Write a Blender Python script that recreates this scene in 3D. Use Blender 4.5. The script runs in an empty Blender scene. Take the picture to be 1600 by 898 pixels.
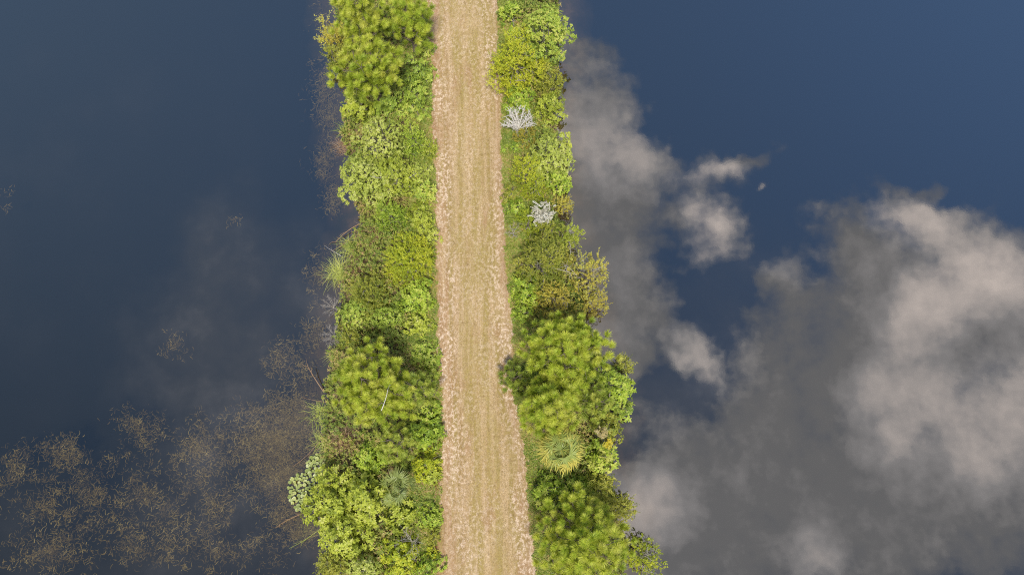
import bpy, math, random
import numpy as np
from mathutils import Vector, Matrix, Euler

R = math.radians
scene = bpy.context.scene
COL = scene.collection
RNG = np.random.default_rng(11)

# ------------------------------------------------------------------ camera
W0, H0 = 1600.0, 898.0
FPX = 1066.0                       # focal length in photo pixels
CAM_H = 41.5
TILT = R(13.0)                     # degrees off straight down, towards +Y

cam_data = bpy.data.cameras.new('camera')
cam = bpy.data.objects.new('camera', cam_data)
COL.objects.link(cam)
cam.location = (0, 0, CAM_H)
cam.rotation_euler = (TILT, 0, 0)
cam_data.sensor_width = 36.0
cam_data.lens = 36.0 * FPX / W0
cam_data.clip_start = 0.5
cam_data.clip_end = 9000
scene.camera = cam
CT, ST = math.cos(TILT), math.sin(TILT)


def at(px, py, z=0.0):
    """ground-plan position seen at a photo pixel, for a thing at height z"""
    a = (px - W0 / 2) / FPX
    b = (H0 / 2 - py) / FPX
    dx, dy, dz = a, b * CT + ST, -CT + b * ST
    t = (CAM_H - z) / -dz
    return Vector((dx * t, dy * t, z))


def span(px, py, z, rpx):
    return (at(px + rpx, py, z) - at(px, py, z)).length


# ------------------------------------------------------------------ tagging
def tag(o, label=None, cat=None, group=None, kind=None):
    if label: o['label'] = label
    if cat: o['category'] = cat
    if group: o['group'] = group
    if kind: o['kind'] = kind
    return o


def empty(name, loc):
    o = bpy.data.objects.new(name, None)
    o.empty_display_size = 0.3
    o.location = loc
    COL.objects.link(o)
    return o


# ------------------------------------------------------------------ mesh accumulator
class Acc:
    def __init__(self):
        self.v, self.q, self.t, self.qt, self.tt, self.n = [], [], [], [], [], 0

    def quads(self, V, tint):
        """V (N,4,3)"""
        N = len(V)
        if N == 0: return
        self.v.append(V.reshape(-1, 3))
        self.q.append(np.arange(N * 4).reshape(N, 4) + self.n)
        self.qt.append(np.broadcast_to(np.asarray(tint, float), (N,)))
        self.n += N * 4

    def tris(self, V, tint):
        N = len(V)
        if N == 0: return
        self.v.append(V.reshape(-1, 3))
        self.t.append(np.arange(N * 3).reshape(N, 3) + self.n)
        self.tt.append(np.broadcast_to(np.asarray(tint, float), (N,)))
        self.n += N * 3

    def grid(self, P, tint, closed=False):
        """P (M,K,3) rows; strips of quads joining shared verts"""
        M, K = P.shape[:2]
        idx = np.arange(M * K).reshape(M, K) + self.n
        if closed: idx = np.concatenate([idx, idx[:, :1]], 1)
        f = np.stack([idx[:-1, :-1], idx[:-1, 1:], idx[1:, 1:], idx[1:, :-1]], -1).reshape(-1, 4)
        self.v.append(P.reshape(-1, 3)); self.q.append(f)
        self.qt.append(np.broadcast_to(np.asarray(tint, float), (len(f),)))
        self.n += M * K

    def tube(self, pts, r0, r1, sides=6, tint=0.5):
        pts = np.asarray(pts, float)
        n = len(pts)
        d = np.gradient(pts, axis=0)
        d /= np.linalg.norm(d, axis=1, keepdims=True) + 1e-9
        ref = np.array([0.31, 0.95, 0.05]) if abs(d[0][1]) < 0.8 else np.array([0.95, 0.1, 0.3])
        a = np.cross(d, ref); a /= np.linalg.norm(a, axis=1, keepdims=True) + 1e-9
        b = np.cross(d, a)
        ph = np.linspace(0, 2 * np.pi, sides, endpoint=False)
        rad = np.linspace(r0, r1, n)[:, None, None]
        P = pts[:, None, :] + rad * (a[:, None, :] * np.cos(ph)[None, :, None] + b[:, None, :] * np.sin(ph)[None, :, None])
        self.grid(P, tint, closed=True)

    def build(self, name, mat, parent=None, loc=None, smooth=False):
        me = bpy.data.meshes.new(name)
        V = np.concatenate(self.v).astype(np.float32)
        if loc is not None: V = V - np.asarray(loc, np.float32)
        nq = sum(len(a) for a in self.q); nt = sum(len(a) for a in self.t)
        loops, tint = [], []
        if nq: loops.append(np.concatenate(self.q).ravel()); tint.append(np.concatenate(self.qt))
        if nt: loops.append(np.concatenate(self.t).ravel()); tint.append(np.concatenate(self.tt))
        loops = np.concatenate(loops).astype(np.int32)
        tint = np.concatenate(tint).astype(np.float32)
        tot = np.concatenate([np.full(nq, 4), np.full(nt, 3)]).astype(np.int32)
        start = np.concatenate([[0], np.cumsum(tot)[:-1]]).astype(np.int32)
        me.vertices.add(len(V)); me.vertices.foreach_set('co', V.ravel())
        me.loops.add(len(loops)); me.loops.foreach_set('vertex_index', loops)
        me.polygons.add(nq + nt)
        me.polygons.foreach_set('loop_start', start)
        if smooth: me.polygons.foreach_set('use_smooth', np.ones(nq + nt, bool))
        me.update(calc_edges=True)
        at_ = me.attributes.new('tint', 'FLOAT', 'FACE')
        at_.data.foreach_set('value', tint)
        me.materials.append(mat)
        o = bpy.data.objects.new(name, me)
        COL.objects.link(o)
        if parent is not None: o.parent = parent
        elif loc is not None: o.location = loc
        return o


def unit(a):
    return a / (np.linalg.norm(a, axis=-1, keepdims=True) + 1e-9)


def rand_unit(rng, n):
    return unit(rng.normal(size=(n, 3)))


def perp_pair(d):
    ref = np.where(np.abs(d[..., 2:3]) > 0.9, np.array([1.0, 0, 0]), np.array([0, 0, 1.0]))
    a = unit(np.cross(d, ref))
    return a, np.cross(d, a)


# ------------------------------------------------------------------ materials
def nodes(mat):
    mat.use_nodes = True
    nt = mat.node_tree
    nt.nodes.clear()
    return nt, nt.nodes, nt.links


def ramp_node(N, cols):
    r = N.new('ShaderNodeValToRGB')
    e = r.color_ramp.elements
    while len(e) < len(cols): e.new(0.5)
    for i, c in enumerate(cols):
        pos, rgb = c
        e[i].position = pos
        e[i].color = (*rgb, 1)
    return r


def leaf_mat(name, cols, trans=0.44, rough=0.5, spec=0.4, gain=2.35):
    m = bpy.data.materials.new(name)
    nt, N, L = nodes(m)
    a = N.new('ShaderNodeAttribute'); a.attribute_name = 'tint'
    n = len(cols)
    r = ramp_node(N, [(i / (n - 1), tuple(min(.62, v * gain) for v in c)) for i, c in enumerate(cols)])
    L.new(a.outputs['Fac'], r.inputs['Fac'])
    p = N.new('ShaderNodeBsdfPrincipled')
    p.inputs['Roughness'].default_value = rough
    p.inputs['Specular IOR Level'].default_value = spec
    t = N.new('ShaderNodeBsdfTranslucent')
    mx = N.new('ShaderNodeMixShader'); mx.inputs['Fac'].default_value = trans
    o = N.new('ShaderNodeOutputMaterial')
    L.new(r.outputs['Color'], p.inputs['Base Color'])
    L.new(r.outputs['Color'], t.inputs['Color'])
    L.new(p.outputs['BSDF'], mx.inputs[1]); L.new(t.outputs['BSDF'], mx.inputs[2])
    L.new(mx.outputs['Shader'], o.inputs['Surface'])
    return m


def bark_mat(name, c0, c1, scale=14):
    m = bpy.data.materials.new(name)
    nt, N, L = nodes(m)
    tc = N.new('ShaderNodeTexCoord')
    nz = N.new('ShaderNodeTexNoise'); nz.inputs['Scale'].default_value = scale; nz.inputs['Detail'].default_value = 5
    L.new(tc.outputs['Object'], nz.inputs['Vector'])
    r = ramp_node(N, [(0.3, c0), (0.7, c1)])
    L.new(nz.outputs['Fac'], r.inputs['Fac'])
    p = N.new('ShaderNodeBsdfPrincipled'); p.inputs['Roughness'].default_value = 0.9
    L.new(r.outputs['Color'], p.inputs['Base Color'])
    b = N.new('ShaderNodeBump'); b.inputs['Strength'].default_value = 0.6; b.inputs['Distance'].default_value = 0.02
    L.new(nz.outputs['Fac'], b.inputs['Height']); L.new(b.outputs['Normal'], p.inputs['Normal'])
    o = N.new('ShaderNodeOutputMaterial'); L.new(p.outputs['BSDF'], o.inputs['Surface'])
    return m


M = {}
#            low tint ------------------------------------------------> high tint
M['pine'] = leaf_mat('pine needles', [(.12, .15, .02), (.185, .235, .025), (.262, .308, .035), (.35, .38, .06)], .46, gain=2.15)
M['pine_soft'] = leaf_mat('soft pine needles', [(.11, .145, .024), (.165, .205, .032), (.225, .26, .042), (.29, .31, .06)], .46, gain=2.1)
M['green'] = leaf_mat('green leaves', [(.075, .11, .016), (.125, .17, .022), (.19, .24, .032), (.28, .32, .06)])
M['bright'] = leaf_mat('bright leaves', [(.085, .13, .015), (.145, .2, .02), (.225, .275, .03), (.33, .37, .065)], gain=2.25)
M['lime'] = leaf_mat('lime leaves', [(.115, .14, .016), (.19, .22, .024), (.265, .29, .036), (.36, .37, .08)], gain=2.15)
M['sage'] = leaf_mat('sage leaves', [(.12, .145, .026), (.18, .21, .034), (.24, .265, .048), (.33, .33, .1)])
M['yellow'] = leaf_mat('yellow green leaves', [(.11, .14, .01), (.19, .22, .014), (.27, .285, .018), (.36, .34, .03)])
M['olive'] = leaf_mat('olive leaves', [(.06, .085, .012), (.105, .125, .015), (.155, .165, .02), (.22, .21, .035)])
M['golden'] = leaf_mat('golden leaves', [(.15, .135, .02), (.26, .205, .028), (.38, .29, .045), (.46, .34, .08)], gain=2.3)
M['palm'] = leaf_mat('palm leaves', [(.1, .135, .03), (.16, .19, .04), (.3, .26, .05), (.46, .32, .075)], .3, .45, gain=1.85)
M['palmetto'] = leaf_mat('palmetto leaves', [(.09, .12, .03), (.14, .17, .042), (.195, .225, .062), (.29, .29, .11)], .3, .45, gain=1.6)
M['reed'] = leaf_mat('reed blades', [(.1, .13, .025), (.17, .205, .035), (.25, .27, .055), (.34, .33, .1)], .25)
M['straw'] = leaf_mat('dead straw', [(.13, .07, .035), (.25, .15, .08), (.36, .24, .14), (.44, .33, .2)], .2, gain=1.1)
M['pale'] = leaf_mat('pale bleached leaves', [(.3, .29, .2), (.42, .4, .3), (.52, .49, .4), (.6, .56, .48)], .2, gain=1.1)
M['red'] = leaf_mat('red leaves', [(.16, .03, .02), (.22, .05, .03), (.26, .1, .03), (.2, .13, .04)], gain=1.1)
M['flower'] = leaf_mat('yellow flowers', [(.5, .36, .02), (.6, .45, .02), (.66, .5, .04), (.7, .55, .1)], gain=1.1)
M['cream'] = leaf_mat('cream flower plumes', [(.36, .3, .1), (.46, .38, .14), (.5, .42, .2), (.56, .5, .3)], gain=1.1)
M['lily'] = leaf_mat('lily pads', [(.14, .175, .045), (.2, .24, .06), (.27, .305, .085), (.36, .36, .11)], .1, .4, gain=1.1)
M['weed'] = leaf_mat('water weed', [(.075, .055, .016), (.17, .125, .032), (.29, .23, .06), (.44, .38, .15)], .3, gain=1.0)
M['under'] = leaf_mat('undergrowth leaves', [(.07, .1, .016), (.115, .15, .022), (.17, .18, .035), (.22, .16, .065)])
M['drygrass'] = leaf_mat('dry grass', [(.22, .2, .05), (.36, .27, .11), (.44, .33, .16), (.52, .42, .27)], .2, gain=1.0)
M['pinebark'] = bark_mat('pine bark', (.1, .075, .06), (.22, .17, .14))
M['bark'] = bark_mat('grey bark', (.12, .1, .08), (.27, .24, .2))
M['bone'] = bark_mat('bleached wood', (.42, .4, .36), (.66, .63, .57))
M['twig'] = bark_mat('grey twigs', (.27, .24, .2), (.48, .44, .38))

# ------------------------------------------------------------------ terrain
PATH_PX = [(0, 668, 782), (100, 672, 786), (200, 677, 788), (300, 681, 790), (400, 680, 797), (450, 680, 801),
           (500, 684, 805), (550, 684, 806), (600, 685, 810), (650, 686, 818), (700, 687, 825), (750, 687, 830),
           (800, 686, 834), (850, 684, 840), (898, 682, 843)]
SHORE_PX = [(0, 524, 876), (100, 540, 866), (200, 540, 866), (300, 552, 872), (350, 566, 878), (450, 532, 905), (550, 524, 930),
            (650, 506, 948), (750, 505, 944), (850, 535, 975), (898, 532, 975)]
PZ = 0.9
_p = [(at(l - 7, y, PZ), at(r, y, PZ)) for y, l, r in PATH_PX][::-1]
PYL = np.array([a.y for a, b in _p]); PXL = np.array([a.x for a, b in _p])
PYR = np.array([b.y for a, b in _p]); PXR = np.array([b.x for a, b in _p])
_s = [(at(l, y, 0), at(r, y, 0)) for y, l, r in SHORE_PX][::-1]
SYL = np.array([a.y for a, b in _s]); SXL = np.array([a.x for a, b in _s]); SXR = np.array([b.x for a, b in _s])


def wob(y, k):
    return 0.05 * np.sin(y * .83 + k) + 0.03 * np.sin(y * 2.7 + 2 * k) + 0.02 * np.sin(y * 7.3 + k * 3)


def edges(y):
    y = np.asarray(y, float)
    l = np.interp(y, PYL, PXL) + wob(y, 0.4); r = np.interp(y, PYR, PXR) + wob(y, 2.1)
    sl = np.interp(y, SYL, SXL) + 3 * wob(y, 1.0); sr = np.interp(y, SYL, SXR) + 3 * wob(y, 5.0)
    return l, r, sl, sr


def terrain(x, y):
    x = np.asarray(x, float); y = np.asarray(y, float)
    l, r, sl, sr = edges(y)
    tl = np.clip((l - 0.5 - x) / np.maximum(l - 0.5 - sl, 0.5), 0, None)
    tr = np.clip((x - r - 0.5) / np.maximum(sr - r - 0.5, 0.5), 0, None)
    t = np.maximum(tl, tr)
    z = PZ * (1 - np.clip(t, 0, 1) ** 1.6)
    d = np.maximum(sl - x, x - sr)                     # metres beyond the shore
    z = np.where(d > 0, -2.2 * (1 - np.exp(-d / 6.0)), z)
    z = z + np.where(t > 0.02, 0.05 * np.sin(x * 3.1 + y * 1.3) * np.sin(y * 2.3 - x), 0)
    return z


def axis(fine0, fine1, step, far):
    a = np.arange(fine0, fine1 + step / 2, step)
    g, s = [], step
    v = 0.0
    while v < far:
        s *= 1.35; v += s; g.append(v)
    g = np.array(g)
    return np.concatenate([(fine0 - g)[::-1], a, fine1 + g])


gx = axis(-13, 11, 0.2, 3500); gy = axis(-14, 34, 0.4, 3500)
GX, GY = np.meshgrid(gx, gy)
GZ = terrain(GX, GY)
ga = Acc(); ga.grid(np.stack([GX, GY, GZ], -1), 0.5)


def ground_material():
    m = bpy.data.materials.new('bank soil and leaf litter')
    nt, N, L = nodes(m)
    g = N.new('ShaderNodeNewGeometry')
    n1 = N.new('ShaderNodeTexNoise'); n1.inputs['Scale'].default_value = 1.2; n1.inputs['Detail'].default_value = 8; n1.inputs['Roughness'].default_value = .7
    L.new(g.outputs['Position'], n1.inputs['Vector'])
    r = ramp_node(N, [(0.3, (.05, .055, .018)), (0.5, (.1, .075, .04)), (0.7, (.18, .13, .075))])
    L.new(n1.outputs['Fac'], r.inputs['Fac'])
    sx = N.new('ShaderNodeSeparateXYZ'); L.new(g.outputs['Position'], sx.inputs[0])
    mr = N.new('ShaderNodeMapRange'); mr.inputs['From Min'].default_value = -0.75; mr.inputs['From Max'].default_value = -0.05
    L.new(sx.outputs['Z'], mr.inputs['Value'])
    mx = N.new('ShaderNodeMix'); mx.data_type = 'RGBA'
    L.new(mr.outputs['Result'], mx.inputs['Factor'])
    mx.inputs['A'].default_value = (.012, .013, .012, 1)       # peaty lake mud
    L.new(r.outputs['Color'], mx.inputs['B'])
    p = N.new('ShaderNodeBsdfPrincipled'); p.inputs['Roughness'].default_value = .95; p.inputs['Specular IOR Level'].default_value = .1
    L.new(mx.outputs['Result'], p.inputs['Base Color'])
    b = N.new('ShaderNodeBump'); b.inputs['Strength'].default_value = .8; b.inputs['Distance'].default_value = .05
    L.new(n1.outputs['Fac'], b.inputs['Height']); L.new(b.outputs['Normal'], p.inputs['Normal'])
    o = N.new('ShaderNodeOutputMaterial'); L.new(p.outputs['BSDF'], o.inputs['Surface'])
    return m


tag(ga.build('ground', ground_material(), smooth=True), kind='structure')

# ------------------------------------------------------------------ path
py_ = np.arange(-40, 62, 0.12)
l_, r_, _, _ = edges(py_)
U = np.linspace(0, 1, 34)
ov = 0.12
PXg = (l_ - ov)[:, None] + ((r_ - l_) + 2 * ov)[:, None] * U[None, :]
PYg = np.broadcast_to(py_[:, None], PXg.shape)
rut = -0.025 * np.exp(-((U - .30) / .05) ** 2) - 0.025 * np.exp(-((U - .70) / .05) ** 2)
PZg = PZ + 0.012 + rut[None, :] + 0.03 + 0.01 * np.sin(PXg * 5 + PYg * 2) * np.sin(PYg * 3.3)
PZg[:, 0] = PZ - 0.03; PZg[:, -1] = PZ - 0.03
pa = Acc(); pa.grid(np.stack([PXg, PYg, PZg], -1), 0.5)


def path_material():
    m = bpy.data.materials.new('worn dry grass and sand')
    nt, N, L = nodes(m)
    at_u = N.new('ShaderNodeAttribute'); at_u.attribute_name = 'across'
    g = N.new('ShaderNodeNewGeometry')

    def noise(scale, sx=1.0, sy=1.0, detail=6, rough=.6):
        mp = N.new('ShaderNodeMapping'); mp.inputs['Scale'].default_value = (sx, sy, 1)
        L.new(g.outputs['Position'], mp.inputs['Vector'])
        n = N.new('ShaderNodeTexNoise'); n.inputs['Scale'].default_value = scale
        n.inputs['Detail'].default_value = detail; n.inputs['Roughness'].default_value = rough
        L.new(mp.outputs['Vector'], n.inputs['Vector'])
        return n.outputs['Fac']

    def math_(op, a, b=None, clamp=False):
        n = N.new('ShaderNodeMath'); n.operation = op; n.use_clamp = clamp
        for i, v in enumerate((a, b)):
            if v is None: continue
            if hasattr(v, 'links'): L.new(v, n.inputs[i])
            else: n.inputs[i].default_value = v
        return n.outputs[0]

    def mix(f, a, b):
        n = N.new('ShaderNodeMix'); n.data_type = 'RGBA'
        for k, v in (('Factor', f), ('A', a), ('B', b)):
            if hasattr(v, 'links'): L.new(v, n.inputs[k])
            elif k == 'Factor': n.inputs[k].default_value = v
            else: n.inputs[k].default_value = (*v, 1)
        return n.outputs['Result']

    def smooth(v, lo, hi):
        n = N.new('ShaderNodeMapRange'); n.interpolation_type = 'SMOOTHSTEP'
        L.new(v, n.inputs['Value']); n.inputs['From Min'].default_value = lo; n.inputs['From Max'].default_value = hi
        return n.outputs['Result']

    # across-track position, wandering a little along the way
    uw = math_('ADD', at_u.outputs['Fac'], math_('MULTIPLY', math_('SUBTRACT', noise(.35, 1, .6, 3), .5), .22))
    uw = math_('ADD', uw, math_('MULTIPLY', math_('SUBTRACT', noise(2.5, 1, .5, 4), .5), .16))
    zone = ramp_node(N, [(0.0, (.22, .14, .07)), (.08, (.32, .195, .115)), (.18, (.45, .31, .2)), (.27, (.37, .26, .14)),
                         (.33, (.48, .36, .22)), (.42, (.36, .295, .105)), (.52, (.45, .34, .18)), (.62, (.36, .3, .105)),
                         (.70, (.45, .34, .19)), (.78, (.33, .265, .095)), (.85, (.43, .31, .21)), (.94, (.36, .24, .165)), (1.0, (.2, .15, .075))])
    L.new(uw, zone.inputs['Fac'])
    col = mix(.2, zone.outputs['Color'], (.2, .13, .03))
    # straight worn lines left by wheels and mower
    us = math_('ADD', at_u.outputs['Fac'], math_('MULTIPLY', math_('SUBTRACT', noise(.25, 1, .5, 2), .5), .07))
    ln_ = ramp_node(N, [(.29, (0,) * 3), (.325, (1,) * 3), (.36, (0,) * 3), (.47, (0,) * 3), (.505, (.8,) * 3), (.54, (0,) * 3), (.69, (0,) * 3), (.72, (.6,) * 3), (.75, (0,) * 3)])
    L.new(us, ln_.inputs['Fac'])
    dk_ = ramp_node(N, [(.2, (0,) * 3), (.25, (1,) * 3), (.29, (0,) * 3), (.39, (0,) * 3), (.43, (.7,) * 3), (.47, (0,) * 3), (.75, (0,) * 3), (.79, (1,) * 3), (.83, (0,) * 3)])
    L.new(us, dk_.inputs['Fac'])
    wear = smooth(noise(.5, 1, .3, 4), .35, .65)
    col = mix(math_('MULTIPLY', math_('MULTIPLY', ln_.outputs['Color'], wear), .75), col, (.6, .48, .33))
    col = mix(math_('MULTIPLY', math_('MULTIPLY', dk_.outputs['Color'], math_('SUBTRACT', 1.15, wear)), .7), col, (.27, .215, .07))
    # lengthwise mower streaks
    st = smooth(noise(3.2, 1, .06, 4), .42, .62)
    col = mix(math_('MULTIPLY', st, .5), col, (.54, .42, .27))
    st2 = smooth(noise(2.6, 1, .05, 3), .5, .66)
    col = mix(math_('MULTIPLY', st2, .6), col, (.32, .26, .09))
    # broad green and brown patches
    gp = smooth(noise(.55, 1, .45, 5), .5, .68)
    col = mix(math_('MULTIPLY', gp, .6), col, (.31, .26, .085))
    bp = smooth(noise(.8, 1.3, .5, 5), .54, .7)
    col = mix(math_('MULTIPLY', bp, .6), col, (.33, .2, .12))
    # pale sand showing through, strongest along the two sides
    side = ramp_node(N, [(0.02, (.2,) * 3), (.12, (1,) * 3), (.26, (1,) * 3), (.36, (.5,) * 3), (.66, (.45,) * 3), (.82, (.9,) * 3), (.95, (.9,) * 3), (1, (.1,) * 3)])
    L.new(uw, side.inputs['Fac'])
    sand = math_('MULTIPLY', smooth(noise(5.2, 1, .75, 5, .75), .47, .58), side.outputs['Color'])
    sandbig = smooth(noise(.7, 1, .4, 4), .38, .6)
    sand = math_('MULTIPLY', sand, math_('ADD', math_('MULTIPLY', sandbig, .75), .3))
    col = mix(math_('MULTIPLY', sand, .9), col, (.72, .6, .5))
    # fine thatch
    fine = smooth(noise(15, 1, .7, 4, .75), .36, .62)
    col = mix(math_('MULTIPLY', math_('SUBTRACT', 1.0, fine), .62), col, (.24, .165, .08))
    clod = smooth(noise(4.3, 1, .7, 5, .7), .56, .66)
    col = mix(math_('MULTIPLY', clod, .7), col, (.22, .155, .065))
    tone = N.new('ShaderNodeMix'); tone.data_type = 'RGBA'; tone.blend_type = 'MULTIPLY'; tone.inputs['Factor'].default_value = 1
    L.new(col, tone.inputs['A']); tone.inputs['B'].default_value = (.97, .92, .84, 1)
    col = tone.outputs['Result']
    p = N.new('ShaderNodeBsdfPrincipled'); p.inputs['Roughness'].default_value = .95; p.inputs['Specular IOR Level'].default_value = .1
    L.new(col, p.inputs['Base Color'])
    b = N.new('ShaderNodeBump'); b.inputs['Strength'].default_value = .9; b.inputs['Distance'].default_value = .05
    L.new(noise(14, 1, .8, 6, .7), b.inputs['Height']); L.new(b.outputs['Normal'], p.inputs['Normal'])
    o = N.new('ShaderNodeOutputMaterial'); L.new(p.outputs['BSDF'], o.inputs['Surface'])
    return m


path = tag(pa.build('dirt_path', path_material(), smooth=True), kind='structure')
ua = path.data.attributes.new('across', 'FLOAT', 'POINT')
ua.data.foreach_set('value', np.broadcast_to(U[None, :], PXg.shape).astype(np.float32).ravel())

# ------------------------------------------------------------------ water
def water_material():
    m = bpy.data.materials.new('dark still lake water')
    nt, N, L = nodes(m)
    g = N.new('ShaderNodeNewGeometry')
    n1 = N.new('ShaderNodeTexNoise'); n1.inputs['Scale'].default_value = 9; n1.inputs['Detail'].default_value = 3
    L.new(g.outputs['Position'], n1.inputs['Vector'])
    n2 = N.new('ShaderNodeTexNoise'); n2.inputs['Scale'].default_value = 1.6; n2.inputs['Detail'].default_value = 2
    L.new(g.outputs['Position'], n2.inputs['Vector'])
    ad = N.new('ShaderNodeMath'); ad.operation = 'MULTIPLY_ADD'; ad.inputs[1].default_value = 2.0
    L.new(n2.outputs['Fac'], ad.inputs[0]); L.new(n1.outputs['Fac'], ad.inputs[2])
    b = N.new('ShaderNodeBump'); b.inputs['Strength'].default_value = 1.0; b.inputs['Distance'].default_value = .00012
    L.new(ad.outputs[0], b.inputs['Height'])
    gl = N.new('ShaderNodeBsdfGlossy'); gl.inputs['Color'].default_value = (.86, .98, 1, 1); gl.inputs['Roughness'].default_value = .01
    L.new(b.outputs['Normal'], gl.inputs['Normal'])
    tr = N.new('ShaderNodeBsdfTransparent'); tr.inputs['Color'].default_value = (.74, .68, .54, 1)
    lw = N.new('ShaderNodeLayerWeight'); lw.inputs['Blend'].default_value = .5
    p5 = N.new('ShaderNodeMath'); p5.operation = 'POWER'; p5.inputs[1].default_value = 5
    L.new(lw.outputs['Facing'], p5.inputs[0])
    fr = N.new('ShaderNodeMath'); fr.operation = 'MULTIPLY_ADD'; fr.inputs[1].default_value = .855; fr.inputs[2].default_value = .145
    L.new(p5.outputs[0], fr.inputs[0])
    mx = N.new('ShaderNodeMixShader')
    L.new(fr.outputs[0], mx.inputs['Fac']); L.new(tr.outputs['BSDF'], mx.inputs[1]); L.new(gl.outputs['BSDF'], mx.inputs[2])
    o = N.new('ShaderNodeOutputMaterial'); L.new(mx.outputs['Shader'], o.inputs['Surface'])
    return m


wa = Acc()
wa.quads(np.array([[[-3000, -3000, 0], [3000, -3000, 0], [3000, 3000, 0], [-3000, 3000, 0]]], float), .5)
tag(wa.build('water', water_material()), kind='structure')


# ------------------------------------------------------------------ foliage building blocks
def leaf_quads(P, D, Nrm, Lg, Wd, droop=0.12, full=False):
    side = unit(np.cross(D, Nrm))
    Lg = np.asarray(Lg)[:, None]; Wd = np.asarray(Wd)[:, None]
    mid = P + D * Lg * .5
    a = mid + side * Wd * .5 + Nrm * Wd * .1
    c = mid - side * Wd * .5 + Nrm * Wd * .1
    tip = P + D * Lg - Nrm * Lg * droop
    if not full: return np.stack([P, a, tip, c], 1)
    q1 = np.stack([P - side * Wd * .16, P + side * Wd * .16, a, c], 1)
    q2 = np.stack([c, a, tip + side * Wd * .2, tip - side * Wd * .2], 1)
    return np.concatenate([q1, q2])


def rosettes(acc, rng, C, A, k, leaf, width, tint, tilt=(52, 98), jitter=.2):
    """k leaves round the axis A at each centre C"""
    n = len(C)
    A = unit(A)
    a, b = perp_pair(A)
    ph = (np.arange(k)[None, :] / k * 2 * np.pi * 1.62 * 3 + rng.uniform(0, 6.28, (n, 1)) + rng.normal(0, .25, (n, k)))
    th = np.radians(rng.uniform(tilt[0], tilt[1], (n, k)))
    rad = a[:, None, :] * np.cos(ph)[..., None] + b[:, None, :] * np.sin(ph)[..., None]
    D = unit(A[:, None, :] * np.cos(th)[..., None] + rad * np.sin(th)[..., None])
    Nm = unit(A[:, None, :] * np.sin(th)[..., None] - rad * np.cos(th)[..., None])
    sz = rng.uniform(.65, 1.15, (n, k)) * leaf * rng.uniform(.75, 1.2, (n, 1))
    P = C[:, None, :] + rng.normal(0, leaf * .12, (n, k, 3))
    T = np.clip(tint[:, None] + rng.normal(0, jitter, (n, k)), 0, 1)
    acc.quads(leaf_quads(P.reshape(-1, 3), D.reshape(-1, 3), Nm.reshape(-1, 3), sz.ravel(), sz.ravel() * width, .16, True), np.tile(T.ravel(), 2))


def tufts(acc, rng, C, A, k, length, wid, tint):
    """pine needle tufts: a cup of needles round each shoot"""
    n = len(C)
    A = unit(A)
    a, b = perp_pair(A)
    ph = rng.uniform(0, 6.283, (n, k))
    s = rng.uniform(0, 1, (n, k))                      # place along the shoot, 1 = tip
    th = np.radians(82 - 38 * s ** 1.5 + rng.normal(0, 6, (n, k)))
    rad = a[:, None, :] * np.cos(ph)[..., None] + b[:, None, :] * np.sin(ph)[..., None]
    D = unit(A[:, None, :] * np.cos(th)[..., None] + rad * np.sin(th)[..., None])
    Lg = length * rng.uniform(.75, 1.1, (n, k)) * rng.uniform(.8, 1.15, (n, 1))
    P = C[:, None, :] + A[:, None, :] * (s * .16)[..., None]
    sd = unit(np.cross(D, A[:, None, :] + rng.normal(0, .35, (n, k, 3)))) * wid * .5
    mid = P + D * (Lg * .55)[..., None]
    tip = P + D * Lg[..., None] + A[:, None, :] * (Lg * .16)[..., None]
    V = np.stack([P - sd * .8, P + sd * .8, mid + sd, mid - sd], 2).reshape(-1, 4, 3)
    V2 = np.stack([mid - sd, mid + sd, tip], 2).reshape(-1, 3, 3)
    T = np.clip(tint[:, None] + rng.normal(0, .10, (n, k)), 0, 1)
    acc.quads(V, T.ravel()); acc.tris(V2, np.clip(T + .1, 0, 1).ravel())


def sprays(acc, rng, C, A, k, twig, leaf, width, tint, arch=.35):
    """leafy shoots: k small leaves set along a curved twig from each point"""
    n = len(C)
    A = unit(A)
    out = unit(rand_unit(rng, n) * np.array([1, 1, .3]))
    s = (np.arange(k)[None, :] + rng.uniform(0, .8, (n, k))) / k
    tl = twig * rng.uniform(.6, 1.2, (n, 1))
    pos = C[:, None, :] + A[:, None, :] * (s * tl)[..., None] + out[:, None, :] * (arch * s ** 2 * tl)[..., None]
    ax = unit(A[:, None, :] + out[:, None, :] * (arch * 2 * s)[..., None])
    r = rand_unit(rng, n * k).reshape(n, k, 3)
    r = unit(r - ax * (r * ax).sum(-1, keepdims=True))
    D = unit(ax * .75 + r)
    Nm = unit(np.cross(D, np.cross(np.array([0, 0, 1.0]) + .5 * r, D)))
    sz = leaf * rng.uniform(.7, 1.2, (n, k))
    T = np.clip(tint[:, None] + rng.normal(0, .2, (n, k)), 0, 1)
    acc.quads(leaf_quads(pos.reshape(-1, 3), D.reshape(-1, 3), Nm.reshape(-1, 3), sz.ravel(), (sz * width).ravel()), T.ravel())


def spread(rng, n, tries=14):
    """n well spaced points in the unit disc"""
    pts = []
    for i in range(n):
        best, bd = None, -1
        for _ in range(tries):
            r = math.sqrt(rng.uniform(0, 1)); a = rng.uniform(0, 6.283)
            p = np.array([r * math.cos(a), r * math.sin(a)])
            d = min([np.linalg.norm(p - q) for q in pts], default=9)
            if d > bd: best, bd = p, d
        pts.append(best)
    return np.array(pts)


def bend(rng, a, b, n=5, amt=.12):
    a = np.asarray(a, float); b = np.asarray(b, float)
    t = np.linspace(0, 1, n)[:, None]
    L = np.linalg.norm(b - a)
    w = rng.normal(0, amt * L, 3) * np.array([1, 1, .5])
    return a + (b - a) * t + w * np.sin(t * np.pi) + np.array([0, 0, -.0 * L])


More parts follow.
